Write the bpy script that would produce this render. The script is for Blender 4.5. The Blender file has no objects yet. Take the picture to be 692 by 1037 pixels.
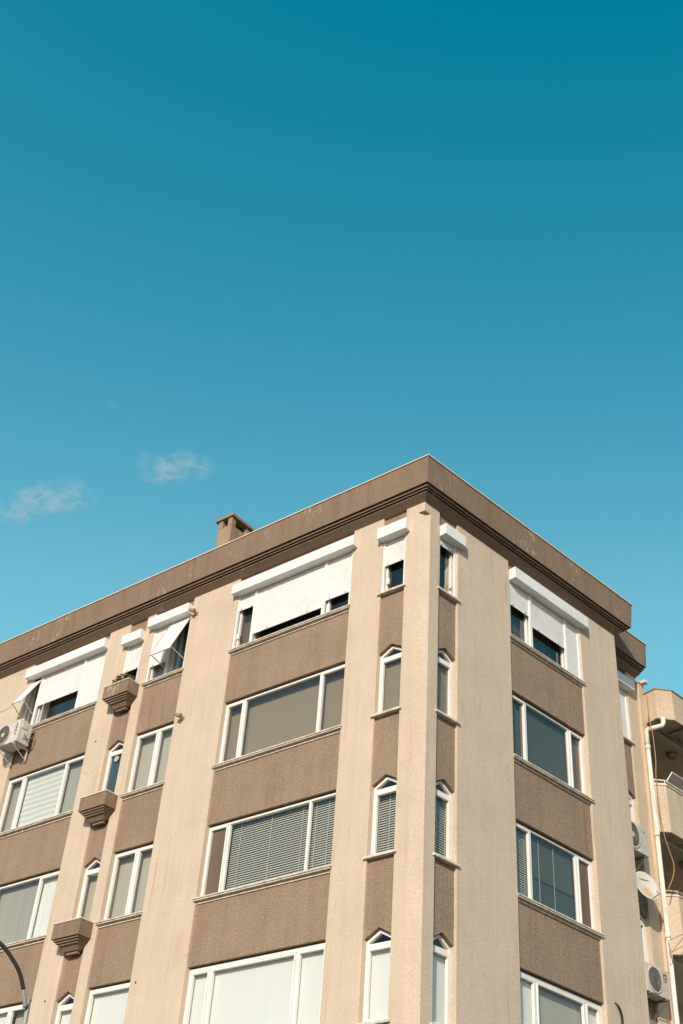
import bpy, bmesh, math, random
from mathutils import Vector, Matrix
random.seed(7)
R = math.radians
scene = bpy.context.scene
col = scene.collection

# ------------------------------------------------------------------ camera
cam = bpy.data.cameras.new('camera'); camo = bpy.data.objects.new('camera', cam); col.objects.link(camo)
cam.sensor_fit = 'VERTICAL'; cam.sensor_height = 36.0; cam.sensor_width = 24.0
cam.lens = 36.0 * 1219.5207 / 1037.0
cam.clip_start = 0.1; cam.clip_end = 20000
rot = Matrix(((0.791179, 0.341351, 0.507459), (0.608347, -0.524515, -0.595649), (0.062844, 0.779976, -0.622646)))
camo.matrix_world = Matrix.Translation((11.74517, -16.54903, 1.6033)) @ rot.to_4x4()
scene.camera = camo

# ------------------------------------------------------------------ sky and sun
SUN_EL, SUN_AZ = 24.5, 155.0            # azimuth clockwise from +Y
world = bpy.data.worlds.new('World'); scene.world = world; world.use_nodes = True
wn, wl = world.node_tree.nodes, world.node_tree.links
wn.clear()
wo = wn.new('ShaderNodeOutputWorld'); bg = wn.new('ShaderNodeBackground')
sky = wn.new('ShaderNodeTexSky'); sky.sky_type = 'NISHITA'; sky.sun_disc = False
sky.sun_elevation = R(SUN_EL); sky.sun_rotation = R(SUN_AZ)
sky.altitude = 0; sky.air_density = 1.0; sky.dust_density = 1.0; sky.ozone_density = 1.6
tint = wn.new('ShaderNodeMix'); tint.data_type = 'RGBA'; tint.blend_type = 'MULTIPLY'
tint.inputs['Factor'].default_value = 1.0
tint.inputs['B'].default_value = (0.62, 1.18, 0.94, 1)
tcw = wn.new('ShaderNodeTexCoord'); dt = wn.new('ShaderNodeVectorMath'); dt.operation = 'DOT_PRODUCT'; dt.inputs[1].default_value = (-.79, -.61, 0)
wl.new(tcw.outputs['Generated'], dt.inputs[0])
side = wn.new('ShaderNodeMath'); side.operation = 'MULTIPLY_ADD'; side.inputs[1].default_value = .11; side.inputs[2].default_value = .985; wl.new(dt.outputs['Value'], side.inputs[0])
mv = wn.new('ShaderNodeVectorMath'); mv.operation = 'SCALE'; wl.new(sky.outputs[0], mv.inputs[0]); wl.new(side.outputs[0], mv.inputs['Scale'])
wl.new(mv.outputs[0], tint.inputs['A'])
# the deep teal film look of the sky: a response curve for each channel
sp = wn.new('ShaderNodeSeparateColor'); cb = wn.new('ShaderNodeCombineColor'); wl.new(tint.outputs['Result'], sp.inputs[0])
def wm(op, a, b, clamp=False):
    n = wn.new('ShaderNodeMath'); n.operation = op; n.use_clamp = clamp
    for i, v in enumerate((a, b)):
        if hasattr(v, 'links'): wl.new(v, n.inputs[i])
        else: n.inputs[i].default_value = v
    return n.outputs[0]
rr, gg, bb = sp.outputs[0], sp.outputs[1], sp.outputs[2]
ro = wm('MULTIPLY', wm('MULTIPLY', rr, 2.55), wm('DIVIDE', wm('SUBTRACT', rr, 0.345), 0.295, True))
go = wm('MINIMUM', wm('MULTIPLY', wm('POWER', gg, 1.37), 1.85), wm('MULTIPLY', gg, 2.6))
bo_ = wm('MINIMUM', wm('MULTIPLY', wm('POWER', bb, 1.235), 1.82), wm('MULTIPLY', bb, 2.6))
for i, v in enumerate((ro, go, bo_)): wl.new(v, cb.inputs[i])
# towards the sun and the bright horizon the sky stays warm white
rawm = wn.new('ShaderNodeMix'); rawm.data_type = 'RGBA'; rawm.blend_type = 'MULTIPLY'; rawm.inputs['Factor'].default_value = 1.0
rawm.inputs['B'].default_value = (1.25, 1.22, 1.22, 1); wl.new(sky.outputs[0], rawm.inputs['A'])
fin = wn.new('ShaderNodeMix'); fin.data_type = 'RGBA'
wl.new(wm('DIVIDE', wm('SUBTRACT', rr, 0.70), 0.5, True), fin.inputs['Factor']); wl.new(cb.outputs[0], fin.inputs['A']); wl.new(rawm.outputs['Result'], fin.inputs['B'])
wl.new(fin.outputs['Result'], bg.inputs[0])
bg.inputs[1].default_value = 0.1
wl.new(bg.outputs[0], wo.inputs[0])

sun = bpy.data.lights.new('sun', 'SUN'); suno = bpy.data.objects.new('sun', sun); col.objects.link(suno)
sun.energy = 4.0; sun.angle = R(0.5); sun.color = (1.0, 0.915, 0.80)
el, az = R(SUN_EL), R(SUN_AZ)
to_sun = Vector((math.sin(az) * math.cos(el), math.cos(az) * math.cos(el), math.sin(el)))
suno.rotation_euler = (-to_sun).to_track_quat('-Z', 'Y').to_euler()
suno.location = (5, -30, 40)

scene.render.engine = 'CYCLES'
scene.view_settings.view_transform = 'Standard'; scene.view_settings.look = 'None'
scene.view_settings.exposure = 0.0; scene.view_settings.gamma = 1.0
scene.view_settings.use_curve_mapping = False
scene.cycles.max_bounces = 8; scene.cycles.transparent_max_bounces = 16

# ------------------------------------------------------------------ materials
def mat(name, base, rough=0.8, metal=0.0, spec=0.3):
    m = bpy.data.materials.new(name); m.use_nodes = True
    b = m.node_tree.nodes['Principled BSDF']
    b.inputs['Base Color'].default_value = (*base, 1); b.inputs['Roughness'].default_value = rough
    b.inputs['Metallic'].default_value = metal; b.inputs['Specular IOR Level'].default_value = spec
    return m
def N(m, t, **kw):
    n = m.node_tree.nodes.new(t)
    for k, v in kw.items():
        if k in n.inputs: n.inputs[k].default_value = v
        else: setattr(n, k, v)
    return n
def LK(m, a, b): m.node_tree.links.new(a, b)
def coords(m, scale=(1, 1, 1)):
    tc = N(m, 'ShaderNodeTexCoord'); mp = N(m, 'ShaderNodeMapping')
    mp.inputs['Scale'].default_value = scale
    LK(m, tc.outputs['Object'], mp.inputs['Vector']); return mp.outputs['Vector']
def noise(m, scale, detail=4, rough=0.6, vec=None, dist=0.0):
    n = N(m, 'ShaderNodeTexNoise'); n.inputs['Scale'].default_value = scale; n.inputs['Detail'].default_value = detail
    n.inputs['Roughness'].default_value = rough; n.inputs['Distortion'].default_value = dist
    LK(m, vec if vec is not None else coords(m), n.inputs['Vector']); return n.outputs['Fac']
def ramp(m, fac, stops):
    r = N(m, 'ShaderNodeValToRGB'); e = r.color_ramp.elements
    while len(e) < len(stops): e.new(0.5)
    for x, (p, c) in zip(e, stops): x.position = p; x.color = (*c, 1) if len(c) == 3 else c
    LK(m, fac, r.inputs[0]); return r.outputs[0]
def mix(m, a, b, fac, mode='MIX'):
    x = N(m, 'ShaderNodeMix'); x.data_type = 'RGBA'; x.blend_type = mode
    if hasattr(fac, 'links'): LK(m, fac, x.inputs['Factor'])
    else: x.inputs['Factor'].default_value = fac
    for s, v in (('A', a), ('B', b)):
        if hasattr(v, 'links'): LK(m, v, x.inputs[s])
        else: x.inputs[s].default_value = (*v, 1)
    return x.outputs['Result']
def bump(m, fac, strength, dist):
    b = N(m, 'ShaderNodeBump'); b.inputs['Strength'].default_value = strength; b.inputs['Distance'].default_value = dist
    LK(m, fac, b.inputs['Height']); LK(m, b.outputs[0], m.node_tree.nodes['Principled BSDF'].inputs['Normal'])
def setc(m, c): LK(m, c, m.node_tree.nodes['Principled BSDF'].inputs['Base Color'])
def g(v): return (v, v, v)

def stucco(name, base, grain, patch, streak, speck=None):
    m = mat(name, base, 0.95, 0, 0.15)
    f = noise(m, 38, 3, 0.7)
    c = mix(m, base, ramp(m, f, [(0.32, tuple(x * (1 - grain) for x in base)), (0.68, tuple(x * (1 + grain) for x in base))]), 1.0)
    big = noise(m, 0.9, 5, 0.65)
    c = mix(m, c, ramp(m, big, [(0.3, g(1 - patch)), (0.7, (1.0, 1.0, 1.0))]), 1.0, 'MULTIPLY')
    st = noise(m, 1.0, 6, 0.7, coords(m, (5, 5, 0.22)))
    c = mix(m, c, ramp(m, st, [(0.36, (1 - streak, 1 - streak * 1.15, 1 - streak * 1.35)), (0.55, (1, 1, 1))]), 1.0, 'MULTIPLY')
    # hairline map cracking and pale patched repairs
    ck = N(m, 'ShaderNodeTexVoronoi', feature='DISTANCE_TO_EDGE'); ck.inputs['Scale'].default_value = 0.55
    wv = N(m, 'ShaderNodeVectorMath', operation='ADD'); wn_ = N(m, 'ShaderNodeTexNoise'); wn_.inputs['Scale'].default_value = 1.7; wn_.inputs['Detail'].default_value = 5
    LK(m, coords(m), wn_.inputs['Vector']); LK(m, coords(m), wv.inputs[0]); LK(m, wn_.outputs['Color'], wv.inputs[1]); LK(m, wv.outputs[0], ck.inputs['Vector'])
    ckm = N(m, 'ShaderNodeMath', operation='MULTIPLY'); LK(m, ramp(m, ck.outputs['Distance'], [(0.0, g(.28)), (0.012, g(0))]), ckm.inputs[0]); LK(m, ramp(m, noise(m, .7, 3), [(.5, g(0)), (.6, g(1))]), ckm.inputs[1])
    c = mix(m, c, tuple(x * .55 for x in base), ckm.outputs[0])
    dr = noise(m, 1.0, 4, 0.6, coords(m, (7, 7, 0.35))); ar = noise(m, 0.55, 3, 0.5)
    drm = N(m, 'ShaderNodeMath', operation='MULTIPLY'); LK(m, ramp(m, dr, [(.55, g(0)), (.70, g(.6))]), drm.inputs[0]); LK(m, ramp(m, ar, [(.48, g(0)), (.62, g(1))]), drm.inputs[1])
    c = mix(m, c, (base[0] * .62, base[1] * .52, base[2] * .42), drm.outputs[0])
    if speck:
        v = N(m, 'ShaderNodeTexVoronoi'); v.inputs['Scale'].default_value = 26; LK(m, coords(m), v.inputs['Vector'])
        c = mix(m, c, tuple(min(1, x * 1.6) for x in base), ramp(m, v.outputs['Distance'], [(0.10, g(speck)), (0.24, g(0))]))
    setc(m, c); bump(m, f, 0.5, 0.012)
    return m
CREAM = stucco('cream_render', (0.615, 0.492, 0.37), 0.16, 0.13, 0.055)
BROWN = stucco('brown_roughcast', (0.308, 0.222, 0.155), 0.36, 0.17, 0.09, 0.6)

# fascia: the same brown with pale patched scars in sparse places
FASCIA = stucco('fascia_brown', (0.262, 0.184, 0.127), 0.16, 0.12, 0.12, 0.15)
def scar(m):
    b = m.node_tree.nodes['Principled BSDF']; old = b.inputs['Base Color'].links[0].from_socket
    a = noise(m, 1.0, 3, 0.5, coords(m, (1.1, 1.1, 0.9)))
    s = noise(m, 1.0, 5, 0.7, coords(m, (9, 9, 3.5)), 1.2)
    mul = N(m, 'ShaderNodeMath', operation='MULTIPLY')
    LK(m, ramp(m, a, [(0.54, g(0)), (0.62, g(1))]), mul.inputs[0]); LK(m, ramp(m, s, [(0.56, g(0)), (0.61, g(0.5))]), mul.inputs[1])
    setc(m, mix(m, old, (0.60, 0.50, 0.40), mul.outputs[0]))
scar(FASCIA)

WHITE = mat('white_upvc', (0.80, 0.77, 0.72), 0.4, 0, 0.4)
w_f = noise(WHITE, 3.0, 4, 0.6); setc(WHITE, ramp(WHITE, w_f, [(0.3, (0.72, 0.68, 0.61)), (0.65, (0.78, 0.76, 0.72))]))
SHUT = mat('white_shutter', (0.80, 0.775, 0.73), 0.5, 0, 0.3)
s_f = noise(SHUT, 2.0, 5, 0.65, coords(SHUT, (1, 1, 0.8))); setc(SHUT, ramp(SHUT, s_f, [(0.25, (0.66, 0.635, 0.59)), (0.5, (0.745, 0.73, 0.70))]))
SILL = mat('sill_marble', (0.66, 0.58, 0.47), 0.7)
i_f = noise(SILL, 7, 5, 0.7); setc(SILL, ramp(SILL, i_f, [(0.3, (0.45, 0.36, 0.26)), (0.6, (0.70, 0.62, 0.51))]))
COPING = mat('pale_coping', (0.66, 0.56, 0.44), 0.6)
ROOM = mat('unlit_interior_paint', (0.05, 0.043, 0.038), 0.9)  # near-black colour stands in for the shade of unlit interiors
ROOF = mat('roof_felt', (0.14, 0.12, 0.10), 0.95)
GASKET = mat('dark_gasket', (0.04, 0.04, 0.045), 0.6)

def glass():
    m = bpy.data.materials.new('window_glass'); m.use_nodes = True; nt = m.node_tree; nt.nodes.clear()
    o = N(m, 'ShaderNodeOutputMaterial'); mx = N(m, 'ShaderNodeMixShader'); tr = N(m, 'ShaderNodeBsdfTransparent'); gl = N(m, 'ShaderNodeBsdfGlossy')
    tr.inputs[0].default_value = (0.87, 0.89, 0.88, 1); gl.inputs['Roughness'].default_value = 0.02; gl.inputs[0].default_value = (0.9, 0.95, 0.97, 1)
    fr = N(m, 'ShaderNodeLayerWeight'); fr.inputs['Blend'].default_value = 0.5
    pw = N(m, 'ShaderNodeMath', operation='POWER'); pw.inputs[1].default_value = 3.0
    ad = N(m, 'ShaderNodeMath', operation='MULTIPLY_ADD'); ad.inputs[1].default_value = 0.55; ad.inputs[2].default_value = 0.06
    LK(m, fr.outputs['Facing'], pw.inputs[0]); LK(m, pw.outputs[0], ad.inputs[0]); LK(m, ad.outputs[0], mx.inputs[0])
    bt = noise(m, 1.3, 2, 0.5); bp = N(m, 'ShaderNodeBump'); bp.inputs['Strength'].default_value = 0.06; bp.inputs['Distance'].default_value = 0.02
    LK(m, bt, bp.inputs['Height']); LK(m, bp.outputs[0], gl.inputs['Normal'])
    LK(m, tr.outputs[0], mx.inputs[1]); LK(m, gl.outputs[0], mx.inputs[2]); LK(m, mx.outputs[0], o.inputs[0]); return m
GLASS = glass()

def cloth(name, base, fold_shade=0.0, scale=(14, 14, 0.3)):
    m = mat(name, base, 0.9, 0, 0.1)
    f = noise(m, 1.0, 3, 0.5, coords(m, scale))
    setc(m, ramp(m, f, [(0.3, tuple(x * (1 - fold_shade) for x in base)), (0.7, base)]))  # shade of the folds painted as darker vertical streaks in the colour
    return m
B_OLIVE = cloth('olive_roller_blind', (0.30, 0.235, 0.16), 0.03)
B_WHITE = cloth('white_net_curtain', (0.84, 0.83, 0.78), 0.04)
B_GREY = cloth('grey_vertical_blind', (0.46, 0.43, 0.355), 0.22, (40, 40, 0.2))
B_SLAT = cloth('grey_slat_blind', (0.56, 0.53, 0.45), 0.05)
B_DARKMESH = cloth('brown_mesh_screen', (0.155, 0.115, 0.085), 0.1)
B_PALE = cloth('pale_roller_blind', (0.50, 0.45, 0.36), 0.06)
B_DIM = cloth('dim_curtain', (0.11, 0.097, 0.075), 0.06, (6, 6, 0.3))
B_BROWN = cloth('brown_curtain', (0.22, 0.15, 0.11), 0.5, (22, 22, 0.3))
B_TEAL = cloth('teal_frosted_film', (0.05, 0.085, 0.10), 0.1)
ZEBRA = mat('zebra_blind', (0.7, 0.68, 0.6), 0.9)
zz = N(ZEBRA, 'ShaderNodeTexWave', bands_direction='Z'); zz.inputs['Scale'].default_value = 2.2; zz.inputs['Distortion'].default_value = 1.2; zz.inputs['Detail'].default_value = 1
LK(ZEBRA, coords(ZEBRA), zz.inputs['Vector']); setc(ZEBRA, ramp(ZEBRA, zz.outputs['Fac'], [(0.2, (0.62, 0.60, 0.54)), (0.8, (0.78, 0.755, 0.69))]))

AC_W = mat('aircon_white', (0.70, 0.65, 0.57), 0.5)
a_f = noise(AC_W, 4, 5, 0.6); setc(AC_W, ramp(AC_W, a_f, [(0.3, (0.47, 0.41, 0.34)), (0.65, (0.64, 0.60, 0.53))]))
AC_GR = mat('fan_grille_dark', (0.10, 0.085, 0.07), 0.5)
AC_BLADE = mat('fan_blade', (0.06, 0.055, 0.05), 0.5)
STEEL = mat('bracket_steel', (0.20, 0.17, 0.14), 0.6, 0.4)
GALV = mat('galvanised_rod', (0.62, 0.58, 0.52), 0.45, 0.3)
RUSTY = mat('rust', (0.36, 0.17, 0.05), 0.9)
PIPE = mat('white_pvc_pipe', (0.78, 0.72, 0.62), 0.45)
p_f = noise(PIPE, 1.0, 6, 0.7, coords(PIPE, (14, 14, 1.6))); setc(PIPE, ramp(PIPE, p_f, [(0.30, (0.42, 0.27, 0.14)), (0.42, (0.66, 0.55, 0.42)), (0.56, (0.80, 0.75, 0.66))]))
NCREAM = stucco('neighbour_render', (0.66, 0.52, 0.37), 0.12, 0.12, 0.14)
NROUGH = stucco('neighbour_parapet', (0.60, 0.475, 0.34), 0.22, 0.12, 0.12, 0.3)
NSOFF = mat('peeling_soffit', (0.5, 0.4, 0.3), 0.95)
n_f = noise(NSOFF, 2.2, 6, 0.75, None, 0.8); setc(NSOFF, ramp(NSOFF, n_f, [(0.36, (0.12, 0.09, 0.065)), (0.47, (0.40, 0.31, 0.22)), (0.62, (0.60, 0.48, 0.36))]))
NCEIL = stucco('loggia_ceiling', (0.74, 0.62, 0.48), 0.05, 0.10, 0.06)
DISH = mat('dish_white', (0.74, 0.69, 0.60), 0.5)
ROPE = mat('tan_cable', (0.40, 0.24, 0.10), 0.8)
BLACK = mat('black_rubber', (0.02, 0.02, 0.02), 0.6)
LAMPP = mat('lamp_pole_grey', (0.36, 0.33, 0.29), 0.55, 0.2)
LAMPD = mat('lamp_arm_dark', (0.035, 0.04, 0.04), 0.5, 0.2)
LEAF = mat('leaf_green', (0.085, 0.095, 0.028), 0.8, 0, .1); LEAFB = mat('leaf_dry', (0.20, 0.11, 0.035), 0.9, 0, .1)
MARK = mat('dark_print', (0.06, 0.055, 0.05), 0.6); REDM = mat('red_print', (0.5, 0.12, 0.06), 0.6)
ASPH = mat('asphalt', (0.05, 0.05, 0.05), 0.95); h = noise(ASPH, 30, 4); setc(ASPH, ramp(ASPH, h, [(0.3, g(0.035)), (0.7, g(0.07))]))
EARTH = mat('ground_mat', (0.13, 0.11, 0.085), 0.95)
PAVE = mat('paving', (0.30, 0.27, 0.23), 0.9)
br = N(PAVE, 'ShaderNodeTexBrick'); br.inputs['Scale'].default_value = 2.5; br.inputs['Color1'].default_value = (0.30, 0.27, 0.23, 1); br.inputs['Color2'].default_value = (0.26, 0.235, 0.20, 1); br.inputs['Mortar'].default_value = (0.15, 0.13, 0.11, 1)
LK(PAVE, coords(PAVE), br.inputs['Vector']); setc(PAVE, br.outputs[0])
KERB = mat('kerb_stone', (0.36, 0.34, 0.31), 0.9)
PAINT = mat('road_paint', (0.7, 0.7, 0.68), 0.8)

# ------------------------------------------------------------------ mesh building
ROOT = {}                                # object -> world location of its top-level thing
def rootloc(o):
    while o.parent: o = o.parent
    return Vector(o.location)
class MB:
    def __init__(s): s.v, s.f, s.mi = [], [], []; s.cur = 0
    def add(s, vs, fs):
        b = len(s.v); s.v += [Vector(v) for v in vs]
        for f in fs: s.f.append([i + b for i in f]); s.mi.append(s.cur)
    def hexa(s, p):                       # 8 points: bottom 4, top 4
        s.add(p, [(3, 2, 1, 0), (4, 5, 6, 7), (0, 1, 5, 4), (1, 2, 6, 5), (2, 3, 7, 6), (3, 0, 4, 7)])
    def box(s, F, u0, u1, e0, e1, z0, z1):
        s.hexa([F(u0, e0, z0), F(u1, e0, z0), F(u1, e1, z0), F(u0, e1, z0), F(u0, e0, z1), F(u1, e0, z1), F(u1, e1, z1), F(u0, e1, z1)])
    def prism(s, bottom, top):            # two matching convex loops
        n = len(bottom); s.add(list(bottom) + list(top), [tuple(range(n - 1, -1, -1)), tuple(range(n, 2 * n))] + [(i, (i + 1) % n, n + (i + 1) % n, n + i) for i in range(n)])
    def poly_uz(s, F, pts, e0, e1):       # convex outline in the facade plane
        s.prism([F(u, e0, z) for u, z in pts], [F(u, e1, z) for u, z in pts])
    def ring_uz(s, F, outer, inner, e0, e1):   # frame between two matching outlines
        n = len(outer); V = [F(u, e, z) for e in (e0, e1) for L in (outer, inner) for u, z in L]
        fs = []
        for i in range(n):
            j = (i + 1) % n
            fs += [(i, j, n + j, n + i), (2 * n + i, 3 * n + i, 3 * n + j, 2 * n + j), (i, 2 * n + i, 2 * n + j, j), (n + i, n + j, 3 * n + j, 3 * n + i)]
        s.add(V, fs)
    def tube(s, pts, r, n=8, r1=None):
        pts = [Vector(p) for p in pts]; rings = []; m = len(pts)
        t0 = (pts[1] - pts[0]).normalized(); up = Vector((0, 0, 1)) if abs(t0.z) < 0.9 else Vector((1, 0, 0))
        a = t0.cross(up).normalized()
        for i, p in enumerate(pts):
            t = (pts[min(i + 1, m - 1)] - pts[max(i - 1, 0)]).normalized()
            a = (a - t * a.dot(t)).normalized(); b = t.cross(a)
            rr = r if r1 is None else r + (r1 - r) * i / (m - 1)
            rings.append([p + (a * math.cos(2 * math.pi * k / n) + b * math.sin(2 * math.pi * k / n)) * rr for k in range(n)])
        V = [q for rg in rings for q in rg]; fs = [tuple(range(n - 1, -1, -1)), tuple(range((m - 1) * n, m * n))]
        for i in range(m - 1):
            for k in range(n): fs.append((i * n + k, i * n + (k + 1) % n, (i + 1) * n + (k + 1) % n, (i + 1) * n + k))
        s.add(V, fs)
    def disc(s, c, ax, r, d, n=24, r2=None):   # drum of axis ax from c, depth d
        s.tube([c, Vector(c) + Vector(ax).normalized() * d], r, n, r2)
    def annulus(s, c, ax, r0, r1, d, n=32):
        c = Vector(c); ax = Vector(ax).normalized(); a = ax.cross(Vector((0, 0, 1))).normalized(); b = ax.cross(a)
        V = []
        for z, r in ((0, r0), (0, r1), (d, r1), (d, r0)):
            V += [c + ax * z + (a * math.cos(2 * math.pi * k / n) + b * math.sin(2 * math.pi * k / n)) * r for k in range(n)]
        fs = []
        for q in range(4):
            for k in range(n): fs.append((q * n + k, q * n + (k + 1) % n, ((q + 1) % 4) * n + (k + 1) % n, ((q + 1) % 4) * n + k))
        s.add(V, fs)
    def quad(s, a, b, c, d): s.add([a, b, c, d], [(0, 1, 2, 3)])
    def build(s, name, m, parent=None, bevel=0.0, smooth=False, label=None, normals=True):
        off = rootloc(parent) if parent else Vector((0, 0, 0))
        me = bpy.data.meshes.new(name); me.from_pydata([tuple(v - off) for v in s.v], [], s.f)
        if normals:
            bm = bmesh.new(); bm.from_mesh(me); bmesh.ops.recalc_face_normals(bm, faces=bm.faces[:]); bm.to_mesh(me); bm.free()
        for mm in (m if isinstance(m, (list, tuple)) else [m]): me.materials.append(mm)
        if isinstance(m, (list, tuple)):
            for p, i in zip(me.polygons, s.mi): p.material_index = i
        if smooth:
            for p in me.polygons: p.use_smooth = True
            md_angle = True
        o = bpy.data.objects.new(name, me); col.objects.link(o); o.parent = parent
        if bevel:
            b = o.modifiers.new('bevel', 'BEVEL'); b.width = bevel; b.segments = 2; b.limit_method = 'ANGLE'; b.angle_limit = R(35)
        if label: o['label'] = label
        return o
def tag(o, label=None, cat=None, group=None, kind=None):
    for k, v in (('label', label), ('category', cat), ('group', group), ('kind', kind)):
        if v: o[k] = v
    return o
def thing(name, loc, label, cat, group=None):
    o = bpy.data.objects.new(name, None); col.objects.link(o); o.location = loc; o.empty_display_size = 0.3
    return tag(o, label, cat, group)

# ------------------------------------------------------------------ frames of the two street facades
Z0 = 16.14                                # height of the top-floor sill; z below is measured from it
A = -0.137052                             # the corner opens to about 98 degrees
class Frame:
    def __init__(s, d, n): s.d, s.n = Vector(d), Vector(n)
    def __call__(s, u, e, z): return s.d * u + s.n * e + Vector((0, 0, z + Z0))
FL = Frame((-1, 0, 0), (0, -1, 0))
FR = Frame((-math.sin(A), math.cos(A), 0), (math.cos(A), math.sin(A), 0))
def corner(e, z): return Vector((0.871 * e, -e, z + Z0))
GZ = -Z0                                  # ground in facade z
H = 2.9

# ------------------------------------------------------------------ ground, road, pavement
m_ = MB(); m_.quad((-900, -900, 0), (900, -900, 0), (900, 900, 0), (-900, 900, 0)); tag(m_.build('ground', EARTH, normals=False), kind='structure')
m_ = MB(); m_.quad((-200, -26, .004), (16, -26, .004), (16, -6.0, .004), (-200, -6.0, .004)); m_.quad((7.5, -6.0, .004), (24, -6.0, .004), (38, 120, .004), (21.5, 120, .004)); m_.quad((16, -26, .004), (24, -26, .004), (24, -6, .004), (16, -6, .004))
tag(m_.build('road', ASPH, normals=False), kind='structure')
m_ = MB()
m_.prism([(-200, -5.6, .0), (3.3, -5.6, .0), (-200 + 200, 0.3, .0), (-200, 0.3, .0)], [(-200, -5.6, .13), (3.3, -5.6, .13), (0, 0.3, .13), (-200, 0.3, .13)])
m_.prism([(3.3, -5.6, 0), (5.2, -5.0, 0), (22, 120, 0), (16.5, 120, 0), (0, .3, 0)], [(3.3, -5.6, .13), (5.2, -5.0, .13), (22, 120, .13), (16.5, 120, .13), (0, .3, .13)])
tag(m_.build('pavement', PAVE), kind='structure')
m_ = MB(); m_.box(Frame((1, 0, 0), (0, -1, 0)), -200, 3.3, 5.602, 5.75, GZ, GZ + .14); tag(m_.build('kerb', KERB), kind='structure')
m_ = MB()
for k in range(-20, 2): m_.quad((k * 6, -15.6, .009), (k * 6 + 3, -15.6, .009), (k * 6 + 3, -15.45, .009), (k * 6, -15.45, .009))
tag(m_.build('road_marking', PAINT, normals=False), kind='structure')

# ------------------------------------------------------------------ the corner apartment building
B = thing('apartment_building', (0, 0, 0), 'four-floor corner apartment building in cream and brown render with white windows', 'building')
ZT = 2.05                                 # top of the wall below the cornice
# openings: (frame, u0, u1)
L_N, L_A, L_D, L_E, L_F = (0.484, 1.102), (1.93, 5.35), (6.86, 8.155), (8.47, 9.07), (9.83, 12.76)
R_N, R_B = (0.475, 1.067), (2.826, 5.451)
SL = 0.055                                # recess of the brown panels
HEAD = 1.575; BROW = 1.42; APEX = 1.592    # window heads (measured at the panel plane)
TH = 0.38
# pillars
def pillar(F, u0, u1, e0=-TH, zt=ZT): m = MB(); m.box(F, u0, u1, e0, 0, GZ, zt); return m.build('pillar', CREAM, B, 0.012)
for u0, u1 in ((L_N[1], L_A[0]), (L_A[1], L_D[0]), (L_D[1], L_E[0]), (L_E[1], L_F[0]), (L_F[1], 16.0)): pillar(FL, u0, u1)
pillar(FR, R_N[1], R_B[0]); pillar(FR, R_B[1], 6.917, -0.9)
m_ = MB()
def cplan(z, cham):
    pts = [FL(L_N[0], 0, z)] + ([FL(.175, 0, z), FR(.185, 0, z)] if cham else [corner(0, z)]) + [FR(R_N[0], 0, z), FR(R_N[0], -TH, z), corner(-TH, z), FL(L_N[0], -TH, z)]
    return pts
m_.prism(cplan(GZ, True), cplan(1.785, True)); m_.prism(cplan(1.785, False), cplan(ZT, False))
m_.build('pillar', CREAM, B, label='chamfered corner pillar with a pointed stop under the cornice')

# recessed walls behind: set-back flank by the neighbour
SB, SE = -0.78, 8.92                       # set-back plane and where it ends
S_N = (7.86, 8.50)
m_ = MB()
m_.box(FR, 6.2, S_N[0], SB - .4, SB, GZ, ZT); m_.box(FR, S_N[1], SE, SB - .4, SB, GZ, ZT)
m_.build('set_back_wall', CREAM, B)

# brown panels (spandrels) between the windows
def panel(F, u0, u1, z0, z1, e=-SL): m = MB(); m.box(F, u0, u1, e - .3, e, z0, z1); return m.build('spandrel_panel', BROWN, B)
def gable_panel(F, u0, u1, z1, e, r):      # its lower edge is an inverted V over the pointed window
    m = MB(); zb, za = BROW - H * r, APEX - H * r; um = (u0 + u1) / 2
    V = [F(u, ee, z) for ee in (e - .3, e) for u, z in ((u0, zb), (um, za), (u1, zb), (u1, z1), (um, z1), (u0, z1))]
    m.add(V, [(0, 1, 4, 5), (1, 2, 3, 4), (6, 11, 10, 7), (7, 10, 9, 8), (0, 6, 7, 1), (1, 7, 8, 2), (2, 8, 9, 3), (3, 9, 10, 4), (4, 10, 11, 5), (5, 11, 6, 0)])
    return m.build('spandrel_panel', BROWN, B)
SD = -0.062                               # underside of a sill
for F, (u0, u1) in ((FL, L_A), (FL, L_D), (FL, L_F), (FR, R_B)):
    panel(F, u0, u1, HEAD + .02, ZT)
    for r in range(3): panel(F, u0, u1, HEAD - H * (r + 1), SD - H * r)
    panel(F, u0, u1, GZ, SD - H * 3)
for F, (u0, u1), e in ((FL, L_N, -SL), (FL, L_E, -SL), (FR, R_N, -SL), (FR, S_N, SB - SL)):
    panel(F, u0, u1, 1.48, ZT, e)
    for r in range(3): gable_panel(F, u0, u1, SD - H * r, e, r + 1)
    panel(F, u0, u1, GZ, SD - H * 3, e)

# core painted dark to stand for unlit rooms, and roof slab
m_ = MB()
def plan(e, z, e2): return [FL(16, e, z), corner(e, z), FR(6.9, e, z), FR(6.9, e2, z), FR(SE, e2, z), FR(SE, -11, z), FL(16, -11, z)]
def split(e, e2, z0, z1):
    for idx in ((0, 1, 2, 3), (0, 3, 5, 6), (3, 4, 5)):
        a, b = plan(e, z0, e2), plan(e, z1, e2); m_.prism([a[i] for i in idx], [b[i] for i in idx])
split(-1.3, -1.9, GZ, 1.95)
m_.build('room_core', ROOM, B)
m_ = MB(); split(-.02, SB - .02, 2.03, 2.26); m_.build('roof_slab', ROOF, B)
m_ = MB()
for k in range(0, 5):
    for idx in ((0, 1, 2, 3), (0, 3, 5, 6), (3, 4, 5)):
        a, b = plan(-.37, -H * k - .55, -1.2), plan(-.37, -H * k - .35, -1.2); m_.prism([a[i] for i in idx], [b[i] for i in idx])
m_.build('floor_slab', ROOM, B)

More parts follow.
